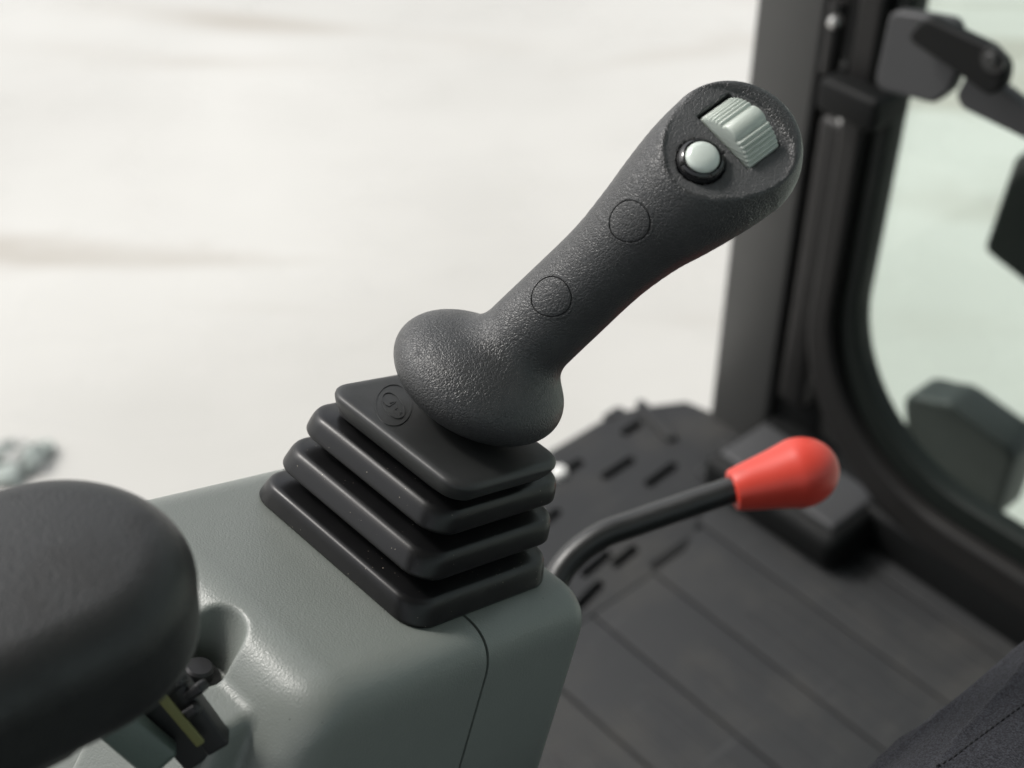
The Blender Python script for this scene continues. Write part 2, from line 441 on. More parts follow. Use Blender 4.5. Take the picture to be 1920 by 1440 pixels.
# ------------------------------------------------------------------ the cab floor with its rubber mat
slab_outline = [(-0.85, 0.915), (0.97, 0.915), (1.00, 0.905), (1.045, 0.875), (1.06, 0.83), (1.06, -0.85), (-0.85, -0.85)]
cab_floor = solo('floor', extrude_poly(slab_outline, -0.10, -0.010, 0.004), M_BLACK, 'black steel floor of the cab under the mat', None, CABM, (0, 0, 0), kind='structure')
mat_t = thing('floor_mat', 'dark grey ribbed rubber mat with slots covering the cab floor', 'floor mat', CABM, (0, 0, 0))
slots = [((1134, 786), (1166, 766)), ((1168, 815), (1204, 790)), ((1130, 897), (1190, 858)), ((1212, 911), (1270, 869)), ((1064, 882), (1090, 865)), ((1020, 980), (1050, 956)), ((1150, 1062), (1196, 1024)),
         ((1092, 1080), (1146, 1034)), ((1078, 1144), (1130, 1090)), ((1000, 900), (1030, 880))]
zf = np.zeros(3)
def floor_pt(px, py, z=0.0): return cab_local(on_plane(px, py, np.array([0, 0, z]), CZ))
holes = []
for (a, b) in slots:
    p, q = floor_pt(*a), floor_pt(*b); c = (p + q) / 2; d = q - p
    holes.append(stadium(c[0], c[1], d[0], d[1], max(np.linalg.norm(d[:2]), 0.03), 0.0105))
# slotted panel beside the doorway, then long strips running across the cab with open joints between them
part('slotted_panel', extrude_poly([(-0.30, 0.92), (0.965, 0.92), (1.00, 0.905), (1.047, 0.878), (1.06, 0.83), (1.06, 0.795), (0.86, 0.70), (-0.30, 0.70)], -0.008, 0.0, 0.0015, holes), M_MAT, mat_t, auto=30)
joints = [1.056, 0.992, 0.904, 0.812, 0.72, 0.63, 0.54, 0.45, 0.36, 0.27, 0.18, 0.09, 0.0]
for i in range(len(joints) - 1):
    x1, x0 = joints[i] - 0.0014, joints[i + 1] + 0.0014
    yl = 0.6998 if x1 < 0.87 else 0.6998 + (min(x1, 1.05) - 0.87) * 0.45
    part('strip', rbox((x0, -0.60, -0.008), (x1, yl, 0.0), 0.0015), M_MAT, mat_t)
for i in range(1, 9):                                                   # low ribs moulded along the strips
    xm = (joints[i] + joints[i + 1]) / 2
    for dx in (-0.017, 0.017):
        part('rib', rbox((xm + dx - 0.003, -0.58, -0.001), (xm + dx + 0.003, 0.60 if xm < 0.87 else 0.66, 0.0011), 0.001, 2), M_MAT, mat_t)
for a, b in (((1197, 757), (1262, 828)), ((1352, 832), (1398, 866)), ((1310, 880), (1360, 925))):
    p, q = floor_pt(*a), floor_pt(*b); c = (p + q) / 2; d = q - p
    part('raised_bar', extrude_poly(stadium(c[0], c[1], d[0], d[1], np.linalg.norm(d[:2]), 0.013), -0.001, 0.007, 0.0025), M_MAT, mat_t)
p = floor_pt(1048, 888)
solo('rivet', lathe([(0.0001, 0.008), (0.005, 0.0078), (0.009, 0.005), (0.0105, 0.0), (0.0105, -0.001)], 24), mat('white_plastic', (0.75, 0.75, 0.72), 0.35),
     'small white rivet head on the mat beside the bellows', 'rivet', CABM, cab_world((p[0], p[1], 0.0005)))

# box beside the pillar foot
box_t = thing('foot_box', 'low black box with a grey top on the floor behind the red knob', 'box', CABM, cab_world((0.99, 0.66, 0)))
bx = lambda x0, x1, y0, y1, z0, z1, r, **k: rbox((x0 - 0.99, y0 - 0.66, z0), (x1 - 0.99, y1 - 0.66, z1), r, **k)
part('body', bx(0.945, 1.045, 0.572, 0.762, 0.0, 0.050, 0.016, n=5), M_BLACK, box_t)
part('top_pad', bx(0.962, 1.040, 0.588, 0.66, 0.0455, 0.0535, 0.004), M_STEP, box_t)
part('top_pad', bx(0.962, 1.040, 0.672, 0.750, 0.0455, 0.0535, 0.004), M_STEP, box_t, label='darker rear top pad against the pillar')

# ------------------------------------------------------------------ pillar, window frame, glass
pil = thing('door_pillar', 'dark grey square cab pillar with black inner channel behind the joystick head', 'pillar', CABM, cab_world((1.06, 0.80, 0)))
px_ = lambda lo, hi, r=0.004: rbox((lo[0] - 1.06, lo[1] - 0.80, lo[2]), (hi[0] - 1.06, hi[1] - 0.80, hi[2]), r)
part('post', px_((1.05, 0.757, -0.06), (1.13, 0.842, 1.75), 0.006), M_PILLAR, pil)
part('channel', px_((1.062, 0.693, -0.01), (1.12, 0.757, 1.75), 0.003), M_BLACK, pil)
part('inner_rail', px_((1.035, 0.703, 0.10), (1.068, 0.738, 0.455), 0.008), M_FRAME, pil)
part('rail_cap', lathe([(0.0001, 0.009), (0.006, 0.0075), (0.010, 0.001), (0.010, -0.01)], 20, o=(-0.012, 0.712 - 0.80, 0.457)), M_STEEL, pil)
for z, y in ((0.50, 0.735), (0.33, 0.742), (0.20, 0.722)):
    part('bolt', lathe([(0.0001, 0.004), (0.004, 0.0035), (0.006, 0.0), (0.006, -0.006)], 16, basis_from((-1, 0, 0)), (1.062 - 1.06, y - 0.80, z)), M_SHAFT, pil)

# front window: outer trim, rubber seal and a green tinted pane, all with one big rounded corner at the bottom
def win_outline(y_l, y_r, z_b, z_t, r, n=16):
    o = [(y_r, z_t)]
    o += [(y_l, z_t)]
    o += [(y_l - r + r * math.cos(a), z_b + r + r * math.sin(a)) for a in np.linspace(0, -math.pi / 2, n)]
    o += [(y_r + r + r * math.cos(a), z_b + r + r * math.sin(a)) for a in np.linspace(-math.pi / 2, -math.pi, n)]
    return o[::-1]
WB = np.stack([CL, CZ, CF], 1)        # outline (left, up) extruded forward
win = thing('front_window', 'green tinted front window in a black rounded frame on the right', 'window', WB, cab_world((1.05, 0, 0)))
g_out = win_outline(0.700, -0.60, 0.045, 1.70, 0.205); g_mid = win_outline(0.672, -0.57, 0.088, 1.66, 0.185); g_in = win_outline(0.652, -0.55, 0.118, 1.64, 0.170)
part('frame', extrude_poly(g_out, -0.035, 0.002, 0.006, [g_mid]), M_FRAME, win, auto=30)
part('seal', extrude_poly(win_outline(0.671, -0.569, 0.089, 1.659, 0.184), -0.022, 0.004, 0.004, [g_in]), M_SEAL, win, auto=30)
part('pane', extrude_poly(win_outline(0.660, -0.558, 0.108, 1.648, 0.177), -0.004, 0.001), M_GLASS, win, auto=30)
lw = lambda y0, y1, z0, z1, x0, x1, r: rbox((y0, z0, x0), (y1, z1, x1), r)
part('sill', lw(-0.60, 0.756, -0.02, 0.052, -0.034, 0.025, 0.008), M_BLACK, win)

# latch plates across the top of the window
def rpoly(pts, r, n=6):
    out = []; N_ = len(pts)
    for i in range(N_):
        p = np.array(pts[i], float); a = norm(np.array(pts[i - 1]) - p); b = norm(np.array(pts[(i + 1) % N_]) - p)
        ang = math.acos(np.clip(a @ b, -1, 1)); d = min(r / math.tan(ang / 2), 0.45 * min(np.linalg.norm(np.array(pts[i - 1]) - p), np.linalg.norm(np.array(pts[(i + 1) % N_]) - p)))
        p0, p1 = p + a * d, p + b * d
        for k in range(n + 1):
            t = k / n; out.append(tuple((1 - t) ** 2 * p0 + 2 * t * (1 - t) * p + t * t * p1))
    return out
def w_pt(px, py, x): # outline coordinates in the window frame for a point seen at forward distance x
    q = cab_local(on_plane(px, py, cab_world((x, 0, 0)), CF)); return (q[1], q[2])
latch = thing('window_latch', 'black rounded latch plate bolted across the top corner of the front window', 'latch', WB, cab_world((1.0, 0, 0)))
FX = 0.985
a_pl = rpoly([w_pt(*p, FX) for p in ((1668, 20), (1790, 40), (1800, 120), (1780, 172), (1750, 196), (1636, 166))], 0.012)
def ccw(l):
    s = sum(l[i - 1][0] * l[i][1] - l[i][0] * l[i - 1][1] for i in range(len(l))); return l if s > 0 else l[::-1]
part('latch_plate', extrude_poly(ccw(a_pl), -0.015, 0.0, 0.003), M_STEP, latch, auto=30)
b_pl = rpoly([w_pt(*p, FX) for p in ((1760, 20), (1880, 76), (1912, 110), (1905, 150), (1880, 170), (1800, 112), (1720, 60))], 0.014)
part('pivot_plate', extrude_poly(ccw(b_pl), -0.034, -0.020, 0.003), M_BLACK, latch, auto=30)
c_pl = rpoly([w_pt(*p, FX) for p in ((1815, 132), (1875, 165), (1920, 200), (1990, 245), (1990, 330), (1920, 262), (1802, 204), (1790, 180))], 0.010)
part('catch_plate', extrude_poly(ccw(c_pl), -0.015, 0.0, 0.003), M_STEP, latch, auto=30)
yb, zb = w_pt(1862, 112, FX - 0.021)
part('bolt', lathe([(0.0001, 0.004), (0.005, 0.004), (0.0062, 0.003), (0.0065, 0.0), (0.011, 0.0), (0.011, -0.003)], 24, basis_from((0, 0, -1)), (yb, zb, -0.0365)), M_SHAFT, latch)
hinge = thing('window_hinge', 'black window hinge block high on the pillar left of the latch plate', 'clamp', CABM, cab_world((1.0, 0.70, 0.532)))  # the window's hinge block, beside the latch plates
part('hinge_arm', rbox((-0.01, -0.055, -0.045), (0.045, 0.012, -0.012), 0.006), M_BLACK, hinge)
part('hinge_barrel', lathe([(0.0001, 0.03), (0.008, 0.03), (0.009, 0.028), (0.009, -0.04), (0.0001, -0.04)], 20, o=(0.02, 0.022, 0.02)), M_FRAME, hinge)
part('hinge_pin', lathe([(0.0001, 0.004), (0.004, 0.003), (0.006, 0.0), (0.006, -0.01)], 18, basis_from((-1, 0, 0)), (0.005, 0.016, 0.035)), M_STEEL, hinge)

# what stands outside the front glass
lamp = thing('work_lamp', 'dark square lamp housing outside the glass at the right edge', 'lamp', CABM, cab_world((1.30, 0.60, 0.30)))
def o_pt(px, py, x, base):
    return cab_local(on_plane(px, py, cab_world((x, 0, 0)), CF)) - np.array(base)
lp = [o_pt(px, py, 1.30, (1.30, 0.60, 0.30)) for px, py in ((1842, 470), (1900, 300), (1945, 265), (2060, 330), (2000, 560), (1940, 548))]
LB = np.array([[0, 0, 1.0], [1, 0, 0], [0, 1, 0]])
part('housing', xf(extrude_poly(ccw(rpoly([(p[1], p[2]) for p in lp], 0.012)), 0.0, 0.09, 0.006), LB, (0, 0, 0)), M_SEAL, lamp, auto=30)
part('mount', xf(tube([(-0.03, -0.06, 0.04), (-0.03, -0.30, 0.04)], 0.012), LB, (0, 0, 0)), M_SEAL, lamp)
cover = thing('outside_bracket', 'dark green rounded bracket just outside the lower front glass', 'bracket', CABM, cab_world((1.25, 0.62, 0.0)))
cp = [o_pt(px, py, 1.25, (1.25, 0.62, 0.0)) for px, py in ((1690, 738), (1745, 752), (1775, 756), (1890, 838), (1902, 862), (1880, 930), (1860, 990), (1700, 900))]
part('shell', xf(extrude_poly(ccw(rpoly([(p[1], p[2]) for p in cp], 0.035)), 0.0, 0.06, 0.008), LB, (0, 0, 0)), worn_mat('outside_dark_green', (0.016, 0.020, 0.019), 0.5), cover, auto=30)
part('foot', xf(tube([(-0.0, -0.06, 0.03), (-0.0, -1.1, 0.03)], 0.02), LB, (0, 0, 0)), M_SEAL, cover)

# a few stones and bits of rubble on the ground at the far left
rub = thing('rubble_heap', 'small grey green heap of rubble on the pale ground above the armrest', 'rubble', np.eye(3), at(52, 868, 3.3) * [1, 1, 0] + [0, 0, gz])
M_RUB = [worn_mat('rubble_grey', (0.42, 0.42, 0.40), 0.8, 0.3, 30), worn_mat('rubble_green', (0.37, 0.41, 0.38), 0.8, 0.3, 30), worn_mat('rubble_dark', (0.19, 0.215, 0.20), 0.8, 0.3, 30)]
for i in range(16):
    c = np.array([rng.normal(-0.01, 0.045), rng.normal(0, 0.035), 0.0]); r = rng.uniform(0.014, 0.030)
    n_ = 10; V, F = lathe([(0.0005, -1), (0.6, -0.8), (1, -0.1), (0.8, 0.55), (0.0005, 0.8)], n_)
    V = np.array(V) * (1 + rng.uniform(-0.2, 0.2, (len(V), 1))) * r * rng.uniform(0.7, 1.3, 3) + c + [0, 0, r * 0.7]
    part('stone', (V, F), M_RUB[i % 3], rub, smooth=False)

# cab roof and rear wall: they shade the inside as in the photograph
roof = solo('cab_roof', rbox((-1.0, -0.85, 1.75), (1.15, 0.86, 1.83), 0.02), M_ROOF, 'pale lined cab roof above the joystick', 'roof', CABM, (0, 0, 0))
rear = thing('cab_rear_wall', 'pale lined rear wall of the cab behind the seat', 'wall', CABM, (0, 0, 0))
part('lower_panel', rbox((-1.0, -0.85, 0.0), (-0.95, 0.86, 0.85), 0.01), M_ROOF, rear)
part('side_panel', rbox((-0.95, -0.85, 0.0), (1.05, -0.80, 0.75), 0.01), M_ROOF, rear)

side_glass = thing('side_window', 'green tinted window in the right side of the cab', 'window', CABM, (0, 0, 0))
part('pane', rbox((-0.90, -0.832, 0.752), (1.02, -0.827, 1.748), 0.001), M_GLASS, side_glass)
# ------------------------------------------------------------------ console
K3 = frame(KB, KO)
console = thing('control_console', 'grey green moulded plastic console carrying the joystick bellows', 'console', KB, KO)
mm = 0.001
def f_console(p):
    d = d_box(p, np.array((-80, -21, -130)) * mm, np.array((97, 117, 0)) * mm, 0.0)
    # generous rounding of the rear and right ridges, small at the left ledge
    x, y, z = p[..., 0], p[..., 1], p[..., 2]
    slope_r = (-(y + 0.021) - 0.10 * (-z)) * 0.995                       # right face leans out a little
    slope_b = (-(x + 0.062) * 0.86 - 0.5 * (-z) * 0.9) / 1.0             # rear face falls away
    top = z
    body = smax(smax(smax(top, slope_r, 0.017), -(x + 0.0645) - 0.25 * (-z), 0.017), smax(y - 0.119, x - 0.100, 0.02), 0.014)
    body = smax(body, -z - 0.14, 0.004)
    # lower rear shelf with its own ridge
    sh = smax(smax(smax(z + 0.0205 - 0.28 * (x + 0.069), -(x + 0.0835) - 0.25 * (-z - 0.02), 0.004), -(y - 0.006) - 0.15 * (-z - 0.02), 0.005), smax(y - 0.062, x + 0.056, 0.004), 0.004)
    sh = smax(sh, -z - 0.14, 0.004)
    body = smin(body, sh, 0.0035)
    # finger scoop with the bolt at its foot
    cyl = np.sqrt(((x + 0.0690)) ** 2 + (y - 0.0385) ** 2) - 0.0122
    sc = smax(cyl, -z - 0.031, 0.003)
    return smax(body, -sc, 0.0016)
seam_x = 0.0275
cv = surface(f_console, (-0.125, -0.045, -0.150), (0.108, 0.128, 0.006), 0.00125, 2)
def side_cut(front):
    bm = bmesh.new(); vs = [bm.verts.new(p) for p in cv[0]]
    for q in cv[1]: bm.faces.new([vs[i] for i in q])
    x = seam_x + (0.0008 if front else -0.0008)
    r = bmesh.ops.bisect_plane(bm, geom=bm.verts[:] + bm.edges[:] + bm.faces[:], plane_co=(x, 0, 0), plane_no=(-1, 0, 0) if front else (1, 0, 0), clear_outer=True)
    bmesh.ops.edgeloop_fill(bm, edges=[e for e in bm.edges if e.is_boundary and all(abs(v.co.x - x) < 1e-5 for v in e.verts)])
    bm.verts.index_update(); out = ([v.co[:] for v in bm.verts], [[v.index for v in f.verts] for f in bm.faces]); bm.free(); return out
rear_c = part('rear_cover', side_cut(False), M_CONSOLE, console, auto=60)
front_c = part('front_cover', side_cut(True), M_CONSOLE, console, auto=60)
part('inner_core', rbox((-0.045, -0.010, -0.13), (0.085, 0.105, -0.006), 0.004), M_HOLE, console)
bolt_b = part('bolt', lathe([(0.0001, 0.0052), (0.0045, 0.005), (0.0054, 0.004), (0.0056, 0.0), (0.0085, -0.0008), (0.0088, -0.003), (0.0088, -0.006)], 6 * 5,
             basis_from((-0.15, 0.0, 1)), (-0.0705, 0.0372, -0.0262)), M_DARK, console)
# clips and label under the rear of the cover
clips = thing('cable_clip_bracket', 'black clip bracket with an olive strip beside the armrest pad', 'bracket', np.eye(3), at(350, 1330, 0.50))
def block(px, py, d, sx, sy, sz, rot, r=0.0012, base=at(350, 1330, 0.50)):
    B = np.stack([CX, CU, -CD], 1); c, s = math.cos(rot), math.sin(rot)
    R = B @ np.array([[c, -s, 0], [s, c, 0], [0, 0, 1.0]]) @ np.array([[1, 0, 0], [0, 0.94, -0.34], [0, 0.34, 0.94]])
    return xf(rbox((-sx / 2, -sy / 2, -sz / 2), (sx / 2, sy / 2, sz / 2), r), R, at(px, py, d) - base)
part('backing', block(360, 1325, 0.503, 0.009, 0.036, 0.010, math.radians(30)), M_DARK, clips)
part('backing', block(322, 1346, 0.5075, 0.016, 0.040, 0.006, math.radians(34)), M_DARK, clips)
part('clip', block(368, 1294, 0.496, 0.004, 0.008, 0.006, math.radians(-55)), M_DARK, clips)
part('clip', block(330, 1282, 0.496, 0.004, 0.008, 0.006, math.radians(-55)), M_DARK, clips)
part('clip', block(356, 1336, 0.496, 0.004, 0.009, 0.005, math.radians(-55)), M_DARK, clips)
part('olive_strip', block(326, 1334, 0.492, 0.0034, 0.032, 0.002, math.radians(33), 0.0006), M_OLIVE, clips)
part('green_bracket', block(258, 1386, 0.498, 0.014, 0.026, 0.010, math.radians(42), 0.002), M_GREENMET, clips)

# ------------------------------------------------------------------ joystick: bellows, collar plate, grip
joy = thing('joystick', 'black leather grained joystick with grey thumb wheel and pale round button', 'joystick', KB, KO)
# profile of the bellows: (x0, x1, y0, y1, corner radius, height) in millimetres
key = [(0, -3.5, 86.5, -3.5, 103), (10, -2.5, 87.5, 0.5, 100), (28, 3, 88.5, 5.5, 97), (45, 7.5, 88, 9.5, 95), (54, 8, 76, 8, 87), (70, 9, 74, 9, 84)]
def rect_at(h):
    for a, b in zip(key, key[1:]):
        if h <= b[0]: break
    t = (h - a[0]) / (b[0] - a[0]); return [a[i] + (b[i] - a[i]) * t for i in range(1, 5)]
def bring(h, inset, rad):
    x0, x1, y0, y1 = rect_at(h); i = inset
    return [tuple(np.array(q) * mm) for q in rrect(x0 + i, x1 - i, y0 + i, y1 - i, max(rad - i * 0.7, 2.5), h, 10, 6)]
folds = [
    [(0.2, 0.8), (1.2, 0.1), (2.4, 0), (6.0, 0), (8.6, 0.3), (9.7, 0.9), (10.4, 2.0), (10.8, 3.6), (11.6, 7), (12.6, 10.5), (14.0, 12.8), (15.4, 13.4)],
    [(15.4, 13.4), (16.6, 12.6), (17.2, 9), (17.5, 4), (17.9, 1.6), (18.8, 0.5), (20.0, 0.1), (24.6, 0), (26.6, 0.3), (27.7, 0.9), (28.4, 2.0), (28.8, 3.6), (29.6, 7), (30.6, 10.5), (31.8, 12.6), (33.2, 13.2)],
    [(33.2, 13.2), (34.4, 12.4), (35.0, 9), (35.3, 4), (35.7, 1.6), (36.6, 0.5), (37.8, 0.1), (42.0, 0), (43.9, 0.3), (45.0, 0.9), (45.7, 2.0), (46.1, 3.6), (46.8, 6.4), (47.6, 9.4), (48.4, 9.6)],
    [(48.4, 9.6), (48.9, 6.6), (49.3, 5.2), (50.2, 4.6), (51.0, 4.8), (51.6, 6.0), (52.2, 8.5), (53.0, 11)],
]
def dense(pr):
    q = bez([(a, b, 0) for a, b in pr], 3); return [(a[0], max(a[1], 0)) for a in q]
for i, pr in enumerate(folds):
    part('bellows_fold' if i < 3 else 'bellows_neck', loft([bring(h, ins, 12.5) for h, ins in dense(pr)], False, False), M_BOOT, joy, auto=70)
# collar plate
PZ = 62.0
def plring(h, i, rad): return [tuple(np.array(q) * mm) for q in rrect(5.5 + i, 72.5 - i, 4.5 + i, 85.5 - i, rad, h, 8, 6)]
plate = part('collar_plate', loft([plring(h, i, max(11 - i * .5, 4)) for h, i in ((51.4, 9), (51.5, 5.4), (52.0, 4.0), (53.2, 2.8), (55.6, 1.4), (57.6, 0.5), (59.0, 0.05), (60.2, 0.15), (61.0, 0.8), (61.6, 1.9), (61.92, 3.4), (62.0, 5.5), (62.0, 20))]), M_PLATE, joy, auto=50)
# moulded emblem: ring, oval and a bent arrow
ec = k_local(on_plane(738, 760, k_world((0, 0, PZ * mm)), KB[:, 2])); ec[2] = PZ * mm
EB = np.eye(3)
def ribbon(pts, w, z0, z1, closed=False):
    pts = np.array(pts, float); n_ = len(pts); V, F = [], []
    for i in range(n_):
        a = pts[(i - 1) % n_] if (closed or i) else pts[i]; b = pts[(i + 1) % n_] if (closed or i < n_ - 1) else pts[i]
        d = norm(b - a); s = np.array([-d[1], d[0]]) * w / 2
        for sg, z in ((-1, z0), (-0.7, z1), (0.7, z1), (1, z0)): V.append((*(pts[i] + sg * s), z))
    for i in range(n_ if closed else n_ - 1):
        j = (i + 1) % n_
        for k in range(3): F.append((i * 4 + k, j * 4 + k, j * 4 + k + 1, i * 4 + k + 1))
    return V, F
def epx(l): # emblem strokes traced in the plane of the plate
    return [(k_local(on_plane(x, y, k_world((0, 0, PZ * mm)), KB[:, 2])) - ec)[:2] for x, y in l]
sc_ = 340 / 1883.0
C_ = lambda l: epx([(560 + x * sc_, 560 + y * sc_) for x, y in l])
tt = np.linspace(0, 2 * math.pi, 40, endpoint=False); oc = np.array([980, 1112.0]); u1 = norm((0.60, 0.80)); u2 = np.array([u1[1], -u1[0]])
circ = C_([(983 + 187 * math.cos(a), 1107 + 213 * math.sin(a)) for a in np.linspace(0, 2 * math.pi, 56, endpoint=False)])
emb = part('emblem_ring', xf(ribbon(circ, 0.00075, -0.0002, 0.00030, True), EB, ec), M_PLATE, joy)
oval = C_([tuple(oc + 152 * math.cos(a) * u1 + 92 * math.sin(a) * u2) for a in tt])
part('emblem_oval', xf(ribbon(oval, 0.0006, -0.0002, 0.00034, True), EB, ec), M_PLATE, emb)
part('emblem_arrow', xf(join(ribbon(C_([(884, 1076), (905, 1105), (935, 1120), (965, 1105), (1010, 1068)]), 0.0005, 0, 0.00036), ribbon(C_([(950, 1085), (1012, 1068), (1020, 1138)]), 0.0005, 0, 0.00036),
      ribbon(C_([(1020, 1138), (990, 1160), (1045, 1210), (1060, 1180), (1030, 1150)]), 0.0005, 0, 0.00036)), EB, ec + [0, 0, -0.0001]), M_PLATE, emb)

# grip, as one blended body
G = lambda px, py, d: k_local(at(px, py, d))
toCam = lambda px, py: k_local(at(px, py, 0.5)) - k_local(at(px, py, 0.6))
pxm = lambda r, d: r * d / FPX
spine = [(893, 728, .592, 90), (945, 678, .586, 88), (1000, 623, .581, 87), (1061, 565, .575, 87), (1141, 489, .564, 88.5), (1213, 421, .555, 101.5), (1268, 373, .549, 117.5), (1320, 328, .546, 130.5), (1366, 290, .546, 137)]
sp_p = bez([G(x, y, d) for x, y, d, r in spine], 4); sp_r = bez([(pxm(r, d), 0, 0) for x, y, d, r in spine], 4)[:, 0]
s6 = sp_p[-1]
TILT = np.array([[1, 0, 0], [0, math.cos(0.13), -math.sin(0.13)], [0, math.sin(0.13), math.cos(0.13)]])
def f_grip0(p):
    bulb = d_ell(p, np.array((49.5, 45.3, 82.6)) * mm, np.array((36, 38.5, 20)) * mm, TILT)
    neck = None
    for a, b, ra, rb in zip(sp_p, sp_p[1:], sp_r, sp_r[1:]):
        d = d_cone(p, a, b, ra, rb); neck = d if neck is None else np.minimum(neck, d)
    g = smin(bulb, neck, 0.008)
    return smax(g, -(p[..., 2] - 0.0615), 0.006)
# control face cut into the head
fn_w = norm(-CD * 1.0 + CX * 0.18 + CU * 0.17); fn_k = KB.T @ fn_w
def hit0(px, py):
    o = k_local(EYE); d = norm(KB.T @ sight(px, py)); t = 0.40
    for _ in range(90): t += 0.8 * float(f_grip0((o + d * t)[None])[0])
    return o + d * t
rp = np.array([hit0(*b) for b in ((1262, 215), (1250, 257), (1250, 287), (1252, 315), (1264, 334), (1280, 350), (1305, 358), (1330, 364), (1360, 366), (1392, 365), (1420, 358), (1442, 350), (1462, 340))])
fn_k = np.linalg.svd(rp - rp.mean(0))[2][2]
if fn_k @ (KB.T @ CD) > 0: fn_k = -fn_k
print('face normal in view', KB @ fn_k @ CX, KB @ fn_k @ CU, KB @ fn_k @ CD)
f_o = s6 + fn_k * ((rp.mean(0) - s6) @ fn_k)
f1 = norm(KB.T @ CX - (KB.T @ CX @ fn_k) * fn_k); f2 = np.cross(fn_k, f1)
FB = np.stack([f1, f2, fn_k], 1)
def face_pt(px, py, z=0.0):
    w = on_plane(px, py, k_world(f_o + fn_k * z), KB @ fn_k); return (k_local(w) - f_o) @ FB
w00, w10, w11 = face_pt(1308, 219, -.002), face_pt(1367, 177, -.002), face_pt(1402, 317, -.002)
wa = norm((w10 - w00) * [1, 1, 0]); wb = np.array([wa[1], -wa[0], 0]); wb = wb if wb @ (w11 - w00) > 0 else -wb
wl_, wh_ = np.linalg.norm(w10 - w00), abs((w11 - w00) @ wb)
wc = w00 + wa * wl_ / 2 + wb * wh_ / 2; wc[2] = 0
bc = face_pt(1315, 300); bc[2] = 0
PD = 0.0013                                       # the panel lies this far below the rim
rim = np.array([face_pt(x, y)[:2] for x, y in ((1290, 172), (1268, 200), (1254, 235), (1248, 275), (1253, 315), (1268, 340), (1295, 357), (1335, 367), (1392, 367), (1440, 353), (1474, 331), (1488, 300), (1482, 268), (1458, 228), (1428, 196), (1392, 174), (1355, 162), (1320, 160))])
rim_n = np.roll(rim, -1, 0) - rim; rim_n = np.stack([-rim_n[:, 1], rim_n[:, 0]], 1); rim_n /= np.linalg.norm(rim_n, axis=1)[:, None]
if (rim_n[0] @ (rim.mean(0) - rim[0])) > 0: rim_n = -rim_n
rim_c = (rim * rim_n).sum(1)
def f_grip(p):
    g = f_grip0(p); q = (p - f_o) @ FB
    g = smax(g, q[..., 2] - 0.0002, 0.0022)
    d2 = (q[..., :2] @ rim_n.T - rim_c).max(-1)
    inner = smax(d2 - 0.35 * (q[..., 2] + PD), -(q[..., 2] + PD), 0.0012)
    g = smax(g, -inner, 0.0012)
    r = q - wc
    pocket = np.maximum(np.maximum(np.abs(r @ wa) - wl_ / 2 - 0.0004, np.abs(r @ wb) - wh_ / 2 - 0.0004), -(q[..., 2] + 0.016))
    well = np.maximum(np.linalg.norm((q - bc)[..., :2], axis=-1) - 0.0094, -(q[..., 2] + 0.006))
    return np.maximum(g, -np.minimum(pocket, well))
plug_px = [(1179, 415, 37.5), (1032, 556, 37.5)]
gv = surface(f_grip, np.array((-0.02, -0.06, 0.056)), np.array((0.17, 0.10, 0.235)), 0.001, 3)
# two round moulded plugs with a fine open groove around each
def ray_hit(px, py):
    o = k_local(EYE); d = norm(KB.T @ sight(px, py)); t = 0.40
    for _ in range(60): t += 0.9 * float(f_grip0((o + d * t)[None])[0])
    return o + d * t
plugs = []
for px, py, r in plug_px:
    c = ray_hit(px, py); nrm = grad(f_grip0, c[None])[0]; R_ = pxm(r, .562)
    view = norm(k_local(EYE) - c); ct_ = max(float(view @ nrm), 0.6); u_ = norm(view - ct_ * nrm); Bp = np.stack([u_ , np.cross(nrm, u_) * ct_ , nrm], 1); R_ = R_ / ct_
    plugs.append((c, nrm, Bp, R_))
def keep(v):
    k = np.ones(len(v), bool)
    for c, nrm, Bp, R_ in plugs:
        q = (v - c) @ Bp; k &= ~((np.hypot(q[:, 0], q[:, 1] / (Bp[:, 1] @ Bp[:, 1])) < R_ + 0.0002) & (q[:, 2] > -0.012))
    return k
def in_panel(v):
    q = (v - f_o) @ FB; d2 = (q[:, :2] @ rim_n.T - rim_c).max(-1)
    return (d2 < 0.0003) & (q[:, 2] > -0.0045) & (np.linalg.norm((q - bc)[:, :2], axis=1) > 0.0090)
grip = part('grip', cull(gv, lambda v: keep(v)), M_LEATHER, joy, auto=55)
ip = in_panel(np.asarray(gv[0])); gf = np.asarray(gv[1]); pan = ip[gf].all(1)
def sub(v, f):
    u, inv = np.unique(f, return_inverse=True); return np.asarray(v)[u], inv.reshape(f.shape)
grip.data = mesh('grip', *sub(gv[0], gf[~pan & keep(np.asarray(gv[0]))[gf].all(1)]), M_LEATHER, True, 55)
part('face_panel', sub(gv[0], gf[pan]), M_PANEL, grip, auto=55)
for c, nrm, Bp, R_ in plugs:
    prof = [(0.0001, 0.0)] + [(R_ * k / 10, 0.00008) for k in range(1, 9)] + [(R_ - 0.0007, 0.00010), (R_ - 0.00040, 0.00002), (R_ - 0.00028, -0.0007), (R_ + 0.00010, -0.0008), (R_ + 0.00022, -0.00005), (R_ + 0.0006, 0.00005), (R_ + 0.0016, 0.00003), (R_ + 0.0024, -0.0004)]
    n_ = 64; rings = []
    for rr, off in prof:
        a = np.arange(n_) * 2 * math.pi / n_
        q = c + np.outer(rr * np.cos(a), Bp[:, 0]) + np.outer(rr * np.sin(a), Bp[:, 1])
        for _ in range(12): q = q - np.outer(f_grip0(q), nrm) * 0.9
        q = q + grad(f_grip0, q) * off; rings.append([tuple(x) for x in q])
    part('round_plug', loft(rings, True, False), M_LEATHER, grip)
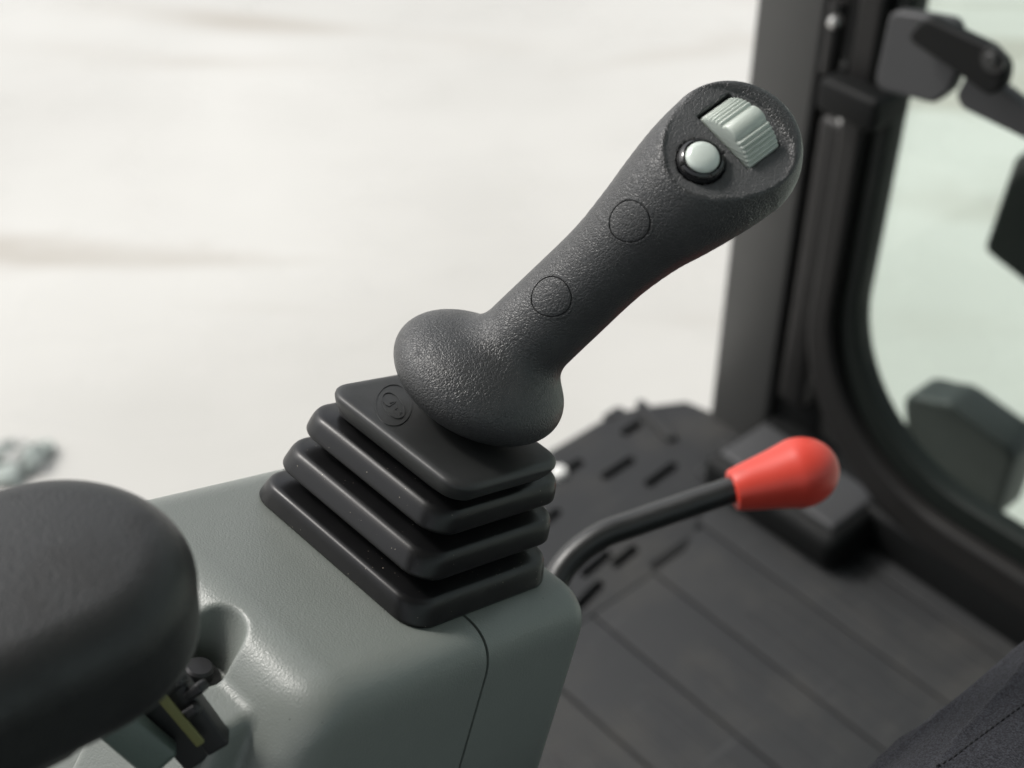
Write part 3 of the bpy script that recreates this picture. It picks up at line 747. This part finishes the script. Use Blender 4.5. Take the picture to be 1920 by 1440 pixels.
# thumb wheel: ribbed drum, its axle across the pocket
Rw = 0.0152; wz = -0.0094
def wheel_r(a):
    x = abs(a)
    if x < 0.25: return Rw + 0.0013 * math.cos(x / 0.25 * math.pi / 2) ** 0.7 - 0.0002
    if x < 0.30: return Rw - 0.0005
    return Rw - 0.0006 + 0.0010 * abs(math.sin((x - 0.30) / 0.128 * math.pi)) ** 0.8
angs = np.linspace(-math.pi, math.pi, 420, endpoint=False)
hw = wl_ / 2 - 0.0004
WBm = np.stack([wb, np.cross(wa, wb), wa], 1)      # drum axis along wa
if WBm[2, 1] < 0: WBm[:, 1] *= -1
rings = []
for z, ins in ((-hw, 0.0012), (-hw + 0.0002, 0.0004), (-hw + 0.0006, 0.0), (hw - 0.0006, 0.0), (hw - 0.0002, 0.0004), (hw, 0.0012)):
    rings.append([((wheel_r(a) - ins) * math.sin(a), (wheel_r(a) - ins) * math.cos(a), z) for a in angs])
wv, wf = loft(rings)
wv = (np.array(wv) @ WBm.T + wc + wb * 0.0009 + [0, 0, wz]) @ FB.T + f_o
part('thumb_wheel', (wv, wf), M_WHEEL, grip, auto=70)
# push button: black slotted collar and a pale dome
def on_face(vf, c): v, f = vf; return ((np.array(v) + c) @ FB.T + f_o, f)
btn = part('button_collar', on_face(lathe([(0.0091, -0.004), (0.0091, -0.0004), (0.0089, 0.0006), (0.0083, 0.0016), (0.0073, 0.0022), (0.0068, 0.0020), (0.0066, 0.0008), (0.0066, -0.003)], 64), bc), M_GLOSS, grip)
part('button_dome', on_face(lathe([(0.0065, -0.002), (0.0065, 0.0022), (0.0062, 0.0030), (0.0054, 0.0038), (0.0040, 0.0045), (0.0022, 0.0049), (0.0001, 0.0050)], 64), bc), M_DOME, btn)
for a in (0.35, 1.92, 3.49, 5.06):
    v, f = rbox((0.0068, -0.0007, -0.002), (0.0090, 0.0007, 0.0021), 0.0003)
    c_, s_ = math.cos(a), math.sin(a); v = np.array(v) @ np.array([[c_, s_, 0], [-s_, c_, 0], [0, 0, 1]])
    part('collar_notch', on_face((v, f), bc), M_HOLE, btn)

# ------------------------------------------------------------------ armrest pad
pad_o = at(78, 1024, 0.418)
PB = np.stack([norm(CF * 1 + CZ * -0.10), CL, CZ], 1); PB[:, 2] = norm(np.cross(PB[:, 0], PB[:, 1]))
def f_pad(p):
    x, y, z = p[..., 0], p[..., 1], p[..., 2]
    d2 = np.hypot(np.maximum(x, 0), y) - 0.044
    z = z + 1.8 * (np.minimum(y * y, 0.0036) + np.clip(x, 0, 0.06) ** 2)
    e = np.stack([d2 + 0.0155, np.abs(z + 0.0225) - 0.0225 + 0.0155], -1)
    return np.minimum(e.max(-1), 0) + np.linalg.norm(np.maximum(e, 0), axis=-1) - 0.0155
arm = thing('armrest', 'dark grey padded armrest with rounded front end at the lower left', 'armrest', PB, pad_o)
part('pad', surface(f_pad, (-0.20, -0.06, -0.052), (0.058, 0.06, 0.006), 0.0022, 2), M_PAD, arm, auto=80)
part('support', rbox((-0.19, -0.026, -0.065), (-0.005, 0.026, -0.038), 0.006), M_DARK, arm)

# ------------------------------------------------------------------ red knobbed lever
LD = 0.80
lever = thing('safety_lever', 'bent black steel lever with a red rubber knob beside the bellows', 'lever', np.eye(3), at(1000, 1260, 0.775))
lo_ = at(1000, 1260, 0.775)
path = bez([at(1000, 1330, .775), at(1008, 1240, .778), at(1030, 1130, .785), at(1058, 1062, .79), at(1118, 1010, .795), at(1200, 978, .80), at(1380, 916, .805), at(1420, 902, .806)], 8) - lo_
part('shaft', tube(path, pxm(25, .80), 24), M_SHAFT, lever)
ka, kb = at(1373, 920, .805) - lo_, at(1569, 868, .812) - lo_
kd = kb - ka; kl = np.linalg.norm(kd); KBn = basis_from(kd)
R9 = pxm(66.5, .807)
kp = [(0.0001, 0.0), (pxm(30, .8), 0.0), (pxm(37.5, .8), 0.0003), (pxm(40, .8), 0.0014), (pxm(45, .8), 0.12 * kl), (pxm(53, .805), 0.32 * kl), (pxm(61.5, .806), 0.50 * kl)]
kp += [(R9 * math.cos(a) + 1e-4, 0.64 * kl + 0.36 * kl * math.sin(a)) for a in np.linspace(-0.12, math.pi / 2, 9)]
kq = bez([(a, b, 0) for a, b in kp], 4)
part('knob', lathe([(max(q[0], 1e-4), q[1]) for q in kq], 48, KBn, ka), M_RED, lever, auto=60)

# ------------------------------------------------------------------ the operator's knee
leg_o = at(1900, 1330, 0.62)
person = thing('person', 'seated operator in dark twill trousers, only one thigh in view at the lower right', 'person', np.eye(3), leg_o)
ax_d = norm(CF * 1.0 + CZ * 0.09)
side = norm(np.cross(CZ, ax_d)); up = np.cross(ax_d, side)
knee = at(2180, 1428, 0.66) - leg_o
nA, nL = 220, 150
def crease(x, p=4): return (1 - np.abs(np.sin(x))) ** p
def on_leg(t, a, lift=0.0):
    t = np.asarray(t, float); a = np.asarray(a, float)
    r = np.where(t < 0, 0.078 - 0.06 * np.maximum(t, -0.1), 0.078 * np.sqrt(np.maximum(1 - (np.maximum(t, 0) / 0.085) ** 2, 0.0004)))
    w = 0.0036 * crease(2.5 * a + 9 * t + 0.25 * np.sin(22 * t) + 0.45) + 0.0030 * crease(3.5 * a - 7 * t + 0.3 * np.sin(31 * t + 1) + 1.0, 6) + 0.0022 * crease(5.5 * a + 21 * t + 0.4 * np.sin(40 * t), 8)
    w = w + 0.0013 * np.sin(2 * a + 17 * t) + 0.0006 * np.sin(5 * a - 48 * t + 2 * np.sin(3 * a))
    rr = r + w * np.minimum(1, r / 0.05) + lift
    return knee + t[..., None] * ax_d + rr[..., None] * (np.cos(a)[..., None] * side + np.sin(a)[..., None] * up * 0.95)
tg = np.linspace(-0.42, 0.08, nL); ag = np.arange(nA) * 2 * math.pi / nA
V = on_leg(np.repeat(tg, nA), np.tile(ag, nL)); F = []
for i in range(nL - 1):
    for j in range(nA): F.append((i * nA + j, i * nA + (j + 1) % nA, (i + 1) * nA + (j + 1) % nA, (i + 1) * nA + j))
F.append(tuple(range(nA - 1, -1, -1))); F.append(tuple(range((nL - 1) * nA, nL * nA)))
part('trousers', (V, F), M_CLOTH, person, auto=80)
# a stitched seam along the top of the thigh
st = []
for t in np.arange(-0.30, 0.06, 0.0030):
    a = 1.02 + 2.0 * (t + 0.08)
    p0, p1 = on_leg(t, a, 0.0002), on_leg(t + 0.0021, a, 0.0002)
    st.append(tube([p0, (p0 + p1) / 2 + up * 0.0003, p1], [0.0003, 0.0005, 0.0003], 6))
part('seam_stitching', join(*st), M_STITCH, person)
